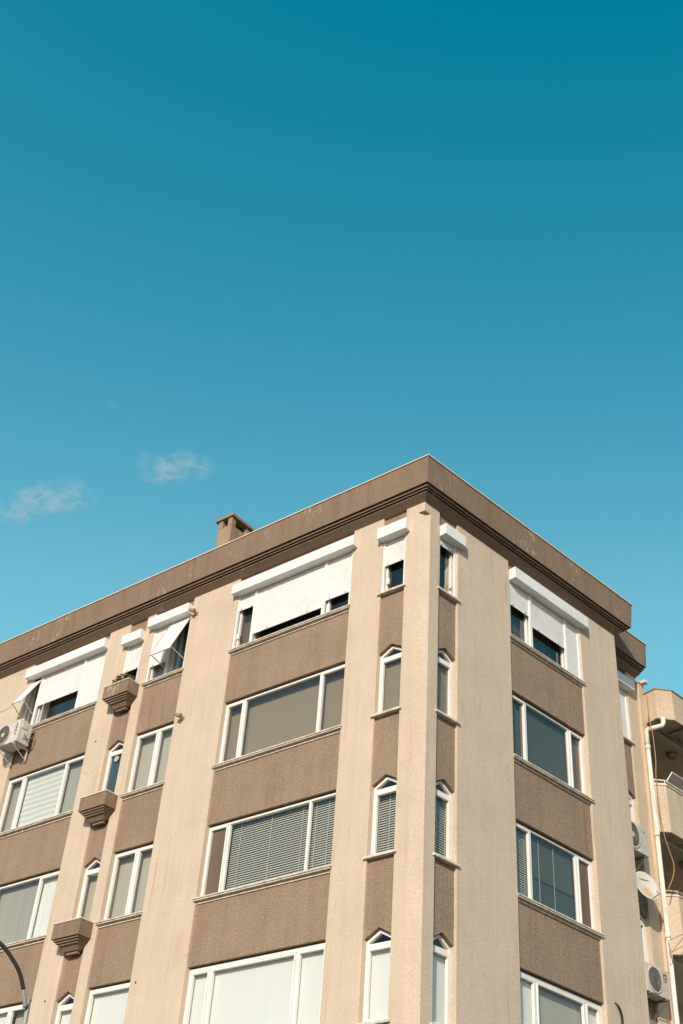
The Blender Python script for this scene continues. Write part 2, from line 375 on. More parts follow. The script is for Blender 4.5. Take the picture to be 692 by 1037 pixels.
# cornice: slanted soffit, three fillets, tall fascia, swept along both streets
PROF = [(-.05, 2.0), (0.002, 2.02), (.160, 2.132), (.160, 2.255), (.198, 2.257), (.198, 2.170), (.208, 2.169), (.208, 2.259), (.243, 2.260), (.243, 2.209), (.253, 2.208), (.253, 2.30),
        (.296, 2.302), (.296, 2.264), (.308, 2.262), (.357, 2.935), (-.02, 2.935), (-.02, 2.31)]
def sweep(m, prof, path):
    n = len(prof); V = [f(e, z) for f in path for e, z in prof]; fs = []
    for i in range(len(path) - 1):
        for k in range(n): fs.append((i * n + k, i * n + (k + 1) % n, (i + 1) * n + (k + 1) % n, (i + 1) * n + k))
    fs += [tuple(range(n)), tuple(range((len(path) - 1) * n, len(path) * n))]; m.add(V, fs)
UE = 6.917
mainpath = [lambda e, z: FL(16.0, e, z), corner, lambda e, z: FR(UE + e, e, z), lambda e, z: FR(UE + e, -3.0, z)]
backpath = [lambda e, z: FR(6.6, SB + e, z), lambda e, z: FR(SE + min(e, 9) * .3, SB + e, z), lambda e, z: FR(SE + e * .3, -6.0, z)]
m_ = MB(); sweep(m_, PROF, mainpath); m_.build('cornice', FASCIA, B)
m_ = MB(); sweep(m_, PROF, backpath); m_.build('cornice', FASCIA, B, label='short set-back cornice half in shadow')
CP = [(.31, 2.938), (.38, 2.938), (.38, 2.965), (-.05, 2.965), (-.05, 2.938)]
m_ = MB(); sweep(m_, CP, mainpath); m_.build('coping', COPING, B)
m_ = MB(); sweep(m_, CP, backpath); m_.build('coping', COPING, B)

# chimney on the roof
m_ = MB(); cu0, cu1, ce0, ce1 = 6.63, 7.10, -1.36, -.63
m_.box(FL, cu0, cu1, ce0, ce1, 2.0, 4.66)
for a, b in ((cu0, cu0 + .14), (cu1 - .14, cu1)):
    for c, d in ((ce0, ce0 + .16), (ce1 - .16, ce1)): m_.box(FL, a, b, c, d, 4.66, 4.905)
ch = m_.build('chimney', stucco('chimney_render', (0.40, 0.29, 0.195), 0.12, 0.25, 0.25), B, 0.01)
m_ = MB(); m_.box(FL, cu0 - .06, cu1 + .10, ce0 - .07, ce1 + .05, 4.907, 5.0); m_.build('cap', stucco('chimney_cap', (0.33, 0.235, 0.155), .1, .2, .1), ch, 0.012)
m_ = MB(); m_.box(FL, cu0 + .145, cu1 - .145, ce0 + .165, ce1 - .165, 4.67, 4.9); m_.build('flue', ROOM, ch)

# ------------------------------------------------------------------ windows
FE = -0.125                                # front of the window frames
def sill(F, u0, u1, z, parent, e=0.0, flat=False):
    m = MB()
    if flat:
        m.box(F, u0 - .055, u1 + .055, e + FE + .01, e + .05, z - .05, z); m.build('sill', SILL, parent, .006); return
    m.box(F, u0 - .045, u1 + .045, e + .003, e + .055, z - .027, z); m.box(F, u0 + .002, u1 - .002, e + FE, e + .003, z - .027, z)
    m.box(F, u0 - .03, u1 + .03, e + .003, e + .038, z - .058, z - .036); m.box(F, u0 + .002, u1 - .002, e + FE, e + .003, z - .058, z - .036)
    m.box(F, u0 + .002, u1 - .002, e - SL + .001, e - .03, z - .11, z - .064)
    m.build('sill', SILL, parent, .003)
def blind_flat(F, u0, u1, z0, z1, e, m, parent, name='blind'):
    b = MB(); n = max(6, int((u1 - u0) / .03)); V = []
    for i in range(n + 1):
        u = u0 + (u1 - u0) * i / n; w = (.006 * math.sin(i * 2.1) + .004 * math.sin(i * .7)) * (1 if name == 'curtain' else 0)
        V += [F(u, e + w, z0), F(u, e + w, z1)]
    b.add(V, [(2 * i, 2 * i + 2, 2 * i + 3, 2 * i + 1) for i in range(n)]); return b.build(name, m, parent, smooth=True, normals=False)
def blind_slats(F, u0, u1, z0, z1, e, m, parent, pitch=.048):
    b = MB(); z = z1
    while z > z0:
        b.quad(F(u0, e - .013, z), F(u1, e - .013, z), F(u1, e + .013, z - .040), F(u0, e + .013, z - .040)); z -= pitch
    for k in (.12, .5, .88):
        u = u0 + (u1 - u0) * k; b.quad(F(u - .008, e + .024, z0), F(u + .008, e + .024, z0), F(u + .008, e + .024, z1), F(u - .008, e + .024, z1))
    return b.build('blind', m, parent, normals=False)
def window(F, u0, u1, z0, z1, muls, blinds, e=0.0, wide=.042, label=None, sashes=(), sl=True):
    """frame part with pane, blinds and sill as its sub-parts; blinds = one spec per light"""
    f = MB(); ef = e + FE; w = wide
    f.ring_uz(F, [(u0, z0), (u1, z0), (u1, z1), (u0, z1)], [(u0 + w, z0 + w), (u1 - w, z0 + w), (u1 - w, z1 - w), (u0 + w, z1 - w)], ef - .07, ef)
    edges = [u0 + w] + [x for mm in muls for x in (mm - .027, mm + .027)] + [u1 - w]
    for mm in muls: f.box(F, mm - .027, mm + .027, ef - .068, ef - .004, z0 + w, z1 - w)
    lights = [(edges[2 * i], edges[2 * i + 1]) for i in range(len(muls) + 1)]
    for i in sashes:                       # opening lights carry a second frame, a little proud
        a, b = lights[i]; k = .042
        f.ring_uz(F, [(a + .007, z0 + w + .007), (b - .007, z0 + w + .007), (b - .007, z1 - w - .007), (a + .007, z1 - w - .007)], [(a + k, z0 + w + k), (b - k, z0 + w + k), (b - k, z1 - w - k), (a + k, z1 - w - k)], ef - .05, ef + .013)
    fo = f.build('window', WHITE, B, .004, label=label)
    p = MB()
    for a, b in lights: p.quad(F(a, ef - .045, z0 + w), F(b, ef - .045, z0 + w), F(b, ef - .045, z1 - w), F(a, ef - .045, z1 - w))
    p.build('pane', GLASS, fo, normals=False)
    for i, (a, b) in enumerate(lights):
        sp = blinds[i] if i < len(blinds) else None
        if not sp: continue
        kind, mm = sp[0], sp[1]; d = sp[2] if len(sp) > 2 else .13; zb = sp[3] if len(sp) > 3 else z0 - .02
        ga, gb = (.031, .031); lo = a - (ga if i else .12); hi = b + (gb if i < len(lights) - 1 else .12)
        if kind == 'slat': blind_slats(F, lo, hi, zb, z1 + .1, ef - d, mm, fo)
        else: blind_flat(F, lo, hi, zb, z1 + .15, ef - d, mm, fo, 'curtain' if kind == 'curtain' else 'blind')
    if sl: sill(F, u0, u1, z0, fo, e)
    return fo
def pointed(F, u0, u1, r, blind, e=0.0, label=None, disc=False):
    z0 = -H * r; zs = 1.40 - H * r; za = 1.572 - H * r; um = (u0 + u1) / 2; w = .055; ef = e + FE
    f = MB(); tz = zs - .05
    O = [(u0, z0), (u1, z0), (u1, zs), (um, za), (u0, zs)]
    I = [(u0 + w, z0 + w), (u1 - w, z0 + w), (u1 - w, zs - .03), (um, za - w * 1.1), (u0 + w, zs - .03)]
    f.ring_uz(F, O, I, ef - .07, ef)
    f.box(F, u0 + w, u1 - w, ef - .066, ef - .002, tz - .075, tz)
    f.ring_uz(F, [(u0 + w - .01, z0 + w - .01), (u1 - w + .01, z0 + w - .01), (u1 - w + .01, tz - .08), (u0 + w - .01, tz - .08)], [(u0 + w + .035, z0 + w + .035), (u1 - w - .035, z0 + w + .035), (u1 - w - .035, tz - .12), (u0 + w + .035, tz - .12)], ef - .05, ef + .01)
    fo = f.build('window', WHITE, B, .004, label=label)
    p = MB(); g_ = ef - .045
    p.quad(F(u0 + w, g_, z0 + w), F(u1 - w, g_, z0 + w), F(u1 - w, g_, tz - .08), F(u0 + w, g_, tz - .08))
    p.add([F(u0 + w, g_, tz), F(u1 - w, g_, tz), F(u1 - w, g_, zs - .03), F(um, g_, za - w * 1.1), F(u0 + w, g_, zs - .03)], [(0, 1, 2, 3, 4)])
    p.build('pane', GLASS, fo, normals=False)
    kind, mm = blind[0], blind[1]; d = blind[2] if len(blind) > 2 else .12
    (blind_slats if kind == 'slat' else blind_flat)(F, u0 - .03, u1 + .03, z0 - .02, tz + .03, ef - d, mm, fo)
    if disc:
        q = MB(); q.annulus(F(um + .03, g_ + .012, tz - .21), F.n, .004, .075, .012); q.build('vent', mat('vent_grey', (0.45, 0.42, 0.36), .6), fo)
    sill(F, u0, u1, z0, fo, e, True)
    return fo
O_, W_, G_, S_, M_, P_ = ('roll', B_OLIVE, .20), ('roll', B_WHITE, .10), ('roll', B_GREY, .16), ('slat', B_SLAT, .14), ('roll', B_DARKMESH, .04), ('roll', B_PALE, .18)
zr = lambda r: (-H * r, HEAD - .035 - H * r)
AM = (4.79, 2.66)                          # mullions of the wide bay, in falling u -> order lights by rising u
def rows(F, rng, muls, specs, first):
    for r, (bl, lab, wide, sash) in enumerate(specs, first):
        z0, z1 = zr(r); window(F, rng[0], rng[1], z0, z1, muls, bl, 0.0, wide, lab, sash)
rows(FL, L_A, (2.66, 4.79), [([O_, O_, O_], 'wide window with plain olive blinds', .042, (0, 2)), ([S_, S_, M_], 'wide window with grey slatted blinds and a brown mesh screen', .042, (2,)), ([W_, W_, W_], 'wide window with white curtains and thick frames', .07, (0, 1, 2))], 1)
rows(FL, L_D, (7.44,), [([P_, P_], None, .05, (0, 1)), ([P_, P_], None, .05, (0, 1)), ([W_], None, .06, (0,))], 1) if False else None
for r, (mu, bl) in enumerate([((7.44,), [P_, P_]), ((7.44,), [P_, P_]), ((), [W_])], 1):
    z0, z1 = zr(r); window(FL, L_D[0], L_D[1], z0, z1, mu, bl, 0, .055 if r == 3 else .042, None, (0, 1) if mu else (0,))
rows(FL, L_F, (10.62, 12.15), [([G_, ('roll', ZEBRA), G_], 'window with white banded roller blind', .042, (0, 2)), ([('curtain', B_WHITE), G_, G_], 'window with grey pleated blind', .042, (0,)), ([P_, W_, W_], None, .06, (0, 1, 2))], 1)
pointed(FL, *L_N, 1, ('roll', B_OLIVE)); pointed(FL, *L_N, 2, S_); pointed(FL, *L_N, 3, W_)
pointed(FL, *L_E, 1, ('roll', B_TEAL, .07), disc=True, label='narrow pointed window with dark teal film and round vent'); pointed(FL, *L_E, 2, P_); pointed(FL, *L_E, 3, W_)
pointed(FR, *R_N, 1, ('roll', B_OLIVE)); pointed(FR, *R_N, 2, S_); pointed(FR, *R_N, 3, W_)
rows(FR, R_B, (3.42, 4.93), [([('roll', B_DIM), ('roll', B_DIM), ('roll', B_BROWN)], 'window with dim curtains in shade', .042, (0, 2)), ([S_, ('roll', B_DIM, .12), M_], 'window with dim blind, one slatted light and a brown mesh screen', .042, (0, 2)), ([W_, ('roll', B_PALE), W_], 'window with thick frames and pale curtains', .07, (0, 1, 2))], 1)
# the middle light: pale cords and the hem above a darker lower half
wv_ = [o for o in B.children if o.name.startswith('window') and o.get('label', '').startswith('window with dim blind')][0]
zb_ = -H * 2; cd = MB()
CORD = mat('pale_cord', (0.42, 0.39, 0.32), .8)
for u in (3.80, 4.28):
    cd = MB(); cd.box(FR, u - .010, u + .010, -.231, -.225, zb_, zb_ + 1.5); cd.build('cord', CORD, wv_)
cd = MB(); cd.box(FR, 3.40, 4.95, -.242, -.232, zb_ + .62, zb_ + .655); cd.build('cross_line', mat('dark_cross_line', (0.03, 0.03, 0.03), .8), wv_)
cd = MB(); cd.box(FR, 3.40, 4.95, -.2445, -.243, zb_ - .02, zb_ + .62); cd.build('blind', cloth('dark_lower_half', (0.085, 0.08, 0.07), .1), wv_)
for r in (1, 2, 3): pointed(FR, *S_N, r, ('roll', B_TEAL), SB)

# top floor: windows behind roller shutters
def slats(m, F, u0, u1, z0, z1, e=-.062, tilt=0.0):
    """curtain of rounded slats from z1 down to z0; tilt pushes the lower edge outwards"""
    n = max(2, int((z1 - z0) / .045)); V = []
    ca, sa = math.cos(tilt), math.sin(tilt); L = z1 - z0
    for i in range(n):
        for t, b in ((0, 0), (.18, .0055), (.82, .0055), (.999, 0)):
            s_ = (i + t) * L / n
            for u in (u0, u1): V.append(F(u, e + b * ca + s_ * sa, z1 - s_ * ca + b * sa))
    m.add(V, [(2 * i, 2 * i + 2, 2 * i + 3, 2 * i + 1) for i in range(len(V) // 2 - 1)])
    s_ = L; a, b = F(u0, e + s_ * sa, z1 - s_ * ca), F(u1, e + s_ * sa, z1 - s_ * ca)
    nrm = (F.n * ca + Vector((0, 0, sa))); dn = (F.n * sa - Vector((0, 0, ca)))
    m.hexa([a - nrm * .004, b - nrm * .004, b + nrm * .014, a + nrm * .014, a - nrm * .004 + dn * .035, b - nrm * .004 + dn * .035, b + nrm * .014 + dn * .035, a + nrm * .014 + dn * .035])
def shutter(F, u0, u1, bu0, bu1, bz0, bz1, muls, drops, e=0.0, label=None, ztop=1.56):
    """box part > curtains and guide rails; drops = bottom z of each curtain (None: left out)"""
    m = MB(); m.box(F, bu0, bu1, e - .05, e + .165, bz0, bz1)
    bo = m.build('roller_shutter', SHUT, B, .008, label=label)
    us = [u0] + list(muls) + [u1]
    for i, u in enumerate(us):
        gd = MB(); a, b = (u, u + .055) if i == 0 else (u - .055, u) if i == len(us) - 1 else (u - .04, u + .04)
        gd.box(F, a, b, e - .085, e - .028, .002, bz0 + .02)
        gd.build('guide_rail', WHITE, bo, .004)
    for i, zb in enumerate(drops):
        if zb is None: continue
        c = MB(); slats(c, F, us[i] + (.055 if i == 0 else .04), us[i + 1] - (.055 if i == len(us) - 2 else .04), zb + .035, bz0 + .03, e - .062)
        c.build('shutter_curtain', SHUT, bo, normals=False)
        w = us[i + 1] - us[i]
        for k in (.22, .78):
            s = MB(); s.box(F, us[i] + w * k - .010, us[i] + w * k + .010, e - .05, e - .035, zb + .015, zb + .04)
            s.build('stop', STEEL, bo)
    return bo
DK = ('curtain', B_BROWN, .25)
z0, z1 = 0, HEAD - .035
def top_window(F, u0, u1, muls, bl, e=0.0, sash=(), flat=False):
    wdw = window(F, u0, u1, .0, z1, muls, bl, e, .045, None, sash, not flat)
    if flat: sill(F, u0, u1, 0, wdw, e, True)
    return wdw
top_window(FL, *L_A, (2.66, 4.79), [('curtain', B_DIM, .3), None, ('curtain', B_BROWN, .22)], sash=(0, 2))
shutter(FL, *L_A, 1.80, 5.43, 1.50, 1.77, (2.70, 4.79), (.42, .28, 1.09), label='long white shutter box with curtains lowered nearly to the sill')
top_window(FL, *L_N, (), [('curtain', B_DIM, .5)], sash=(0,), flat=True)
shutter(FL, *L_N, .375, 1.15, 1.36, 1.65, (), (.72,))
top_window(FL, *L_E, (), [None], flat=True)
shutter(FL, *L_E, 8.45, 9.13, 1.33, 1.60, (), (.60,))
top_window(FL, *L_D, (7.44,), [None, ('curtain', B_WHITE, .25)], sash=(1,))
bo = shutter(FL, *L_D, 6.86, 8.235, 1.545, 1.80, (7.50,), (None, .46), label='white shutter with one curtain propped out on arms')
def propped(F, u0, u1, zt, L, tilt, bo, arm_z):
    c = MB(); slats(c, F, u0, u1, zt - L, zt, -.05, tilt); c.build('shutter_curtain', SHUT, bo, normals=False, label='shutter curtain propped out like an awning')
    s, ca = math.sin(tilt), math.cos(tilt)
    a = MB()
    for u in (u0 - .02, u1 + .02):
        a.tube([F(u, -.04, zt), F(u, -.04 + L * s, zt - L * ca)], .010, 6)
        a.tube([F(u, -.04 + L * s * .97, zt - L * ca * .97), F(u, -.03, arm_z)], .012, 6)
    a.tube([F(u0 - .02, -.04 + L * s, zt - L * ca - .02), F(u1 + .02, -.04 + L * s, zt - L * ca - .02)], .013, 6)
    a.build('arm', GALV, bo)
propped(FL, 6.92, 7.56, 1.54, 1.28, math.atan2(.50, 1.15), bo, .30)
top_window(FL, *L_F, (10.62, 12.30), [None, ('curtain', B_BROWN, .4), ('curtain', B_WHITE, .3)], sash=(2,))
bo = shutter(FL, *L_F, 9.80, 12.86, 1.53, 1.80, (10.64, 12.33), (.03, .62, None), label='long white shutter with one end propped out over the air conditioner')
propped(FL, 12.36, 12.76, 1.46, .95, math.atan2(.44, .82), bo, .35)
a = MB(); 
for p in ((12.74, .39, .56), (12.40, .39, .56)): a.tube([FL(*p), FL(p[0] + .35, .62, .28)], .008, 6)
a.tube([FL(13.08, .62, .28), FL(12.75, .62, .28)], .008, 6); a.build('arm', GALV, bo)
top_window(FR, *R_N, (), [('curtain', B_BROWN, .35)], sash=(0,), flat=True)
bo = shutter(FR, *R_N, .50, 1.17, 1.375, 1.655, (), (1.20,))
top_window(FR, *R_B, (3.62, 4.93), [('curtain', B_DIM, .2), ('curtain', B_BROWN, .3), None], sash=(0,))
shutter(FR, *R_B, 2.86, 5.60, 1.50, 1.80, (3.62, 4.93), (.88, .66, .03), label='long white shutter box on the shaded side')
top_window(FR, *S_N, (), [None], SB, flat=True)
shutter(FR, *S_N, 7.80, 8.60, 1.45, 1.72, (), (.03,), SB)
# white window handles seen in the open lights
def handle(F, u, z, wd=None):
    m = MB(); m.box(F, u - .03, u + .03, FE + .003, FE + .045, z - .09, z + .06); m.build('handle', WHITE, B, .006)
handle(FL, 5.26, .42); handle(FL, .98, .35); handle(FR, .95, .36)

# corbelled flower boxes under the pointed windows of the left facade
for r in range(3):
    z = -H * r + .0; m = MB(); a, b = 8.30, 9.155
    def tray(ins, z0_, z1_, ee): m.box(FL, a + ins, b - ins, .002, ee, z0_, z1_)
    m.box(FL, a, a + .05, .002, .36, z - .32, z); m.box(FL, b - .05, b, .002, .36, z - .32, z)
    m.box(FL, a + .05, b - .05, .31, .36, z - .32, z); m.box(FL, a + .05, b - .05, .002, .31, z - .32, z - .12)
    tray(.04, z - .362, z - .322, .32); tray(.08, z - .402, z - .364, .28); tray(.12, z - .442, z - .404, .24)
    lo = [FL(a + .22, .002, z - .545), FL(b - .22, .002, z - .545), FL(b - .22, .12, z - .545), FL(a + .22, .12, z - .545)]
    m.hexa(lo + [FL(a + .15, .002, z - .444), FL(b - .15, .002, z - .444), FL(b - .15, .20, z - .444), FL(a + .15, .20, z - .444)])
    tray(.25, z - .60, z - .547, .085)
    fb = m.build('flower_box', FASCIA, B, .006)
    m = MB(); m.ring_uz(Frame((-1, 0, 0), (0, 0, 1)), [(0, 0)] * 4, [(0, 0)] * 4, 0, 0) if False else None
    m.box(FL, a - .012, b + .012, .335, .375, z + .003, z + .03); m.box(FL, a - .012, a + .04, .002, .334, z + .003, z + .03); m.box(FL, b - .04, b + .012, .002, .334, z + .003, z + .03)
    m.build('rim', COPING, fb)

# ------------------------------------------------------------------ plant in the top flower box
base = FL(8.62, .2, -.10)
P = thing('trailing_plant', base, 'small half-dry green plant in the topmost brown flower box', 'plant')
for name, mm, cnt, seed in (('leaves', LEAF, 150, 3), ('dry_leaves', LEAFB, 70, 5)):
    rnd = random.Random(seed); m = MB()
    for i in range(cnt):
        u = rnd.uniform(8.36, 8.86); c = FL(u, rnd.uniform(.16, .40), rnd.uniform(.03, .24 - .4 * abs(u - 8.56)))
        a = Vector((rnd.uniform(-1, 1), rnd.uniform(-1, 1), rnd.uniform(-.6, 1))).normalized() * rnd.uniform(.04, .075); b = a.cross(Vector((rnd.uniform(-1, 1), rnd.uniform(-1, 1), rnd.uniform(-1, 1)))).normalized() * .018
        m.add([c - a, c + b, c + a, c - b], [(0, 1, 2, 3)])
    m.build(name, mm, P, normals=False)
m = MB()
for i in range(9):
    u = 8.42 + i * .055; m.tube([FL(u, .2, -.12), FL(u + .02, .24, .02), FL(u + random.uniform(-.05, .05), .28, random.uniform(.06, .13))], .005, 5)
m.build('stem', LEAFB, P)

# ------------------------------------------------------------------ air conditioners
def aircon(F, u0, u1, e0, e1, z0, z1, wall, fan_u, label, marks, brk=None, hubm=None):
    t = thing('air_conditioner', F((u0 + u1) / 2, wall, z0 - .02), label, 'air conditioner', 'outdoor air conditioning units on the walls')
    m = MB(); m.box(F, u0, u1, e0, e1, z0, z1); bo = m.build('casing', AC_W, t, .012)
    h_ = z1 - z0; zc = (z0 + z1) / 2; fr = h_ * .44
    m = MB(); m.annulus(F(fan_u, e1 + .001, zc), F.n, fr * .95, fr * 1.04, .022); m.build('fan_ring', AC_W, t)
    m = MB(); m.disc(F(fan_u, e1 + .001, zc), F.n, fr * .94, .003, 32); m.build('fan_opening', AC_GR, t)
    m = MB()
    for k in range(1, 9): m.annulus(F(fan_u, e1 + .014, zc), F.n, fr * k / 9.2 - .0025, fr * k / 9.2 + .0025, .004, 24)
    for k in range(12):
        an = k * math.pi / 6; c, s_ = math.cos(an), math.sin(an)
        m.tube([F(fan_u, e1 + .016, zc), F(fan_u + c * fr * .95, e1 + .016, zc + s_ * fr * .95)], .003, 4)
    m.build('grille', mat('grille_wire', (0.30, 0.26, 0.21), .5), t)
    m = MB(); m.disc(F(fan_u, e1 + .012, zc), F.n, fr * .22, .014, 20); m.build('hub', hubm or AC_W, t)
    m = MB()
    for k in range(3):
        an = k * 2.094 + .4; an2 = an + .75
        m.add([F(fan_u + math.cos(an) * fr * .2, e1 + .006, zc + math.sin(an) * fr * .2), F(fan_u + math.cos(an) * fr * .88, e1 + .006, zc + math.sin(an) * fr * .88), F(fan_u + math.cos(an2) * fr * .88, e1 + .009, zc + math.sin(an2) * fr * .88), F(fan_u + math.cos(an2) * fr * .3, e1 + .009, zc + math.sin(an2) * fr * .3)], [(0, 1, 2, 3)])
    m.build('fan_blade', AC_BLADE, t, normals=False)
    for u in (u0 + .12, u1 - .12):
        m = MB(); m.box(F, u - .02, u + .02, wall + .002, e1 + .02, z0 - .045, z0 - .012); m.box(F, u - .02, u + .02, wall + .002, wall + .03, z0 - .33, z0 - .045)
        m.tube([F(u, wall + .03, z0 - .30), F(u, e1 - .02, z0 - .05)], .012, 6); m.build('bracket', STEEL if brk is None else brk, t)
    m = MB()
    for (a, b, c, d) in marks: m.box(F, a, b, e1 + .0005, e1 + .003, c, d)
    if marks: m.build('printed_mark', MARK, t)
    return t
# left facade unit
mk = [(12.10 + .012 * (i % 2), 12.185 - .015 * (i % 3), -.40 + i * .042, -.40 + i * .042 + .026) for i in range(6)]
t = aircon(FL, 12.03, 12.84, .10, .50, -.69, -.09, 0.0, 12.62, 'white air conditioner on the left facade beneath a propped-out shutter', mk, AC_W)
m = MB(); m.disc(FL(12.145, .501, -.47), FL.n, .034, .003, 12); m.build('printed_mark', REDM, t)
m = MB(); m.box(FL, 12.012, 12.03, .27, .44, -.30, -.16); m.box(FL, 12.015, 12.03, .24, .36, -.56, -.40); m.build('valve_cover', AC_W, t, .006)
m = MB(); m.tube([FL(11.99, .30, -.5), FL(11.94, .22, -.56), FL(11.93, .12, -.50), FL(11.98, .04, -.40)], .018, 8); m.tube([FL(11.99, .33, -.45), FL(11.95, .2, -.62), FL(11.96, .08, -.60)], .012, 8); m.build('hose', STEEL, t)
# set-back wall units
aircon(FR, 7.30, 8.21, -.74, -.45, -3.14, -2.46, SB, 7.60, 'white air conditioner high on the set-back wall above the rusty satellite dish', [(8.02, 8.12, -2.60, -2.585)])
ac3 = [(8.30, 8.33, -5.84, -5.73), (8.30, 8.42, -5.76, -5.73), (8.39, 8.42, -5.80, -5.73), (8.34, 8.42, -5.845, -5.815), (8.31, 8.335, -5.90, -5.87), (8.36, 8.41, -5.90, -5.87)]
t = aircon(FR, 7.64, 8.49, -.74, -.45, -6.24, -5.64, SB, 7.95, 'white air conditioner with dark fan grille lowest on the set-back wall', ac3, None, AC_GR)
m = MB(); m.box(FR, 8.33, 8.39, -.55, -.448, -6.275, -6.243); m.box(FR, 7.72, 7.76, -.52, -.448, -6.275, -6.243); m.build('foot', RUSTY, t)

# ------------------------------------------------------------------ satellite dish
dc = FR(7.985, -.43, -3.88)
t = thing('satellite_dish', FR(8.25, SB, -3.9), 'white satellite dish with orange rust stains between two air conditioners', 'satellite dish')
ax = (FR.n * .93 - FR.d * .30 + Vector((0, 0, .30))).normalized(); a_ = ax.cross(Vector((0, 0, 1))).normalized(); b_ = a_.cross(ax)
m = MB(); rings = []; NR = 8; NS = 36; V = [dc - ax * .06]
for i in range(1, NR + 1):
    q = i / NR
    for k in range(NS):
        an = 2 * math.pi * k / NS; V.append(dc + (a_ * math.cos(an) * .335 + b_ * math.sin(an) * .37) * q + ax * (.06 * q * q - .06))
fs = [(0, 1 + k, 1 + (k + 1) % NS) for k in range(NS)]
for i in range(NR - 1):
    for k in range(NS): fs.append((1 + i * NS + k, 1 + (i + 1) * NS + k, 1 + (i + 1) * NS + (k + 1) % NS, 1 + i * NS + (k + 1) % NS))
m.add(V, fs)
DISHR = mat('dish_rusted', (0.74, 0.69, 0.60), 0.5)
rs = noise(DISHR, 9, 5, .7, coords(DISHR, (1, 1, .45))); tcv = N(DISHR, 'ShaderNodeTexCoord'); vm = N(DISHR, 'ShaderNodeVectorMath', operation='DISTANCE')
loc = dc + b_ * -.16 + a_ * .02 - FR(8.25, SB, -3.9); vm.inputs[1].default_value = loc; LK(DISHR, tcv.outputs['Object'], vm.inputs[0])
near = ramp(DISHR, vm.outputs['Value'], [(0.03, g(1)), (0.20, g(0))]); mu = N(DISHR, 'ShaderNodeMath', operation='MULTIPLY'); LK(DISHR, near, mu.inputs[0]); LK(DISHR, ramp(DISHR, rs, [(.36, g(0)), (.52, g(1))]), mu.inputs[1])
setc(DISHR, mix(DISHR, (0.60, 0.55, 0.47), (0.55, 0.24, 0.05), mu.outputs[0]))
do = m.build('reflector', DISHR, t, smooth=True, normals=False); sd = do.modifiers.new('thick', 'SOLIDIFY'); sd.thickness = .012; sd.offset = 0
m = MB(); 
for k in range(9): 
    c = dc + a_ * (-.13 + k * .033) + b_ * .17 - ax * .034; m.hexa([c + a_ * x * .011 + b_ * y * .010 + ax * w for w in (0, .006) for x, y in ((-1, -1), (1, -1), (1, 1), (-1, 1))])
m.build('printed_mark', MARK, t)
m = MB(); tip = FR(8.30, -.30, -3.98); m.tube([dc - b_ * .36 - ax * .01, tip], .012, 6); m.build('feed_arm', STEEL, t)
m = MB(); m.disc(tip + Vector((0, 0, -.02)), (dc - tip), .035, .12, 12); m.build('feed_horn', AC_W, t)
m = MB(); m.tube([dc - ax * .07, FR(8.02, SB + .06, -3.95), FR(8.02, SB, -3.97)], .022, 8); m.tube([FR(8.02, SB + .06, -3.75), FR(8.02, SB + .06, -4.25)], .024, 8); m.build('mast', STEEL, t)

# ------------------------------------------------------------------ neighbouring building with balconies
NB = thing('neighbour_building', FR(9.0, -1.0, GZ), 'paler apartment building next door with angled balconies', 'building')
NS0, NE = 8.925, -.70                     # its near flank and face plane
m = MB(); m.box(FR, NS0, 9.16, -1.9, NE, GZ, 1.86); m.box(FR, 9.16, 22, -12, -2.4, GZ, 1.62); m.box(FR, NS0, 9.16, -12, -1.9, GZ, 1.60); m.build('wall', NCREAM, NB)
m = MB(); m.box(FR, NS0 - .03, 9.0, -1.4, NE + .03, 1.862, 1.91); m.box(FR, 9.0, 9.14, -1.2, NE + .16, 1.862, 1.95); m.build('coping', COPING, NB, .012)
def balcony(pl, zt, zb, top=False):
    """pl: plan outline of the outer edge from the flank along the street"""
    inner = []
    m = MB(); n = len(pl); th = .10
    def off(i):
        a, b = Vector(pl[max(i - 1, 0)]), Vector(pl[min(i + 1, n - 1)]); t_ = (b - a).normalized(); return Vector(pl[i]) + Vector((t_.y, -t_.x)) * th
    IN = [off(i) for i in range(n)]
    for i in range(n - 1):
        q = [pl[i], pl[i + 1], IN[i + 1], IN[i]]; m.prism([FR(u, e, zb + .002) for u, e in q], [FR(u, e, zt) for u, e in q])
    b = m.build('balcony', NROUGH, NB)
    m = MB(); back = [(pl[-1][0], NE - .02), (pl[0][0] + .12, NE - .02)]
    loop = [(u, e) for u, e in IN] + back
    c = [(u, e) for u, e in pl] + back
    m.prism([FR(u, e, zb - .02) for u, e in c], [FR(u, e, zb) for u, e in c]); m.build('soffit', NSOFF, b)
    m = MB(); m.box(FR, 9.16, 21, -2.4, NE - .021, zb - .075, zb + .12); m.build('ceiling', NCEIL, b)
    m = MB()
    def o2(i, k):
        a, d = Vector(pl[max(i - 1, 0)]), Vector(pl[min(i + 1, n - 1)]); t_ = (d - a).normalized(); return Vector(pl[i]) + Vector((t_.y, -t_.x)) * k
    for i in range(n - 1):
        q = [o2(i, -.025), o2(i + 1, -.025), o2(i + 1, th + .02), o2(i, th + .02)]
        m.prism([FR(u, e, zt + .002) for u, e in q], [FR(u, e, zt + .035) for u, e in q])
    m.build('coping', COPING if not top else mat('dark_coping', (0.30, 0.23, 0.16), .8), b)
    return b
b1 = balcony([(9.12, -.80), (9.05, -.32), (9.39, -.05), (20, -.05)], 1.58, .77, True)
b2 = balcony([(8.95, -.655), (9.0, -.56), (9.17, -.38), (20, -.38)], -1.02, -2.2)
b3 = balcony([(8.95, -.655), (9.0, -.56), (9.17, -.38), (20, -.38)], -3.78, -5.08)
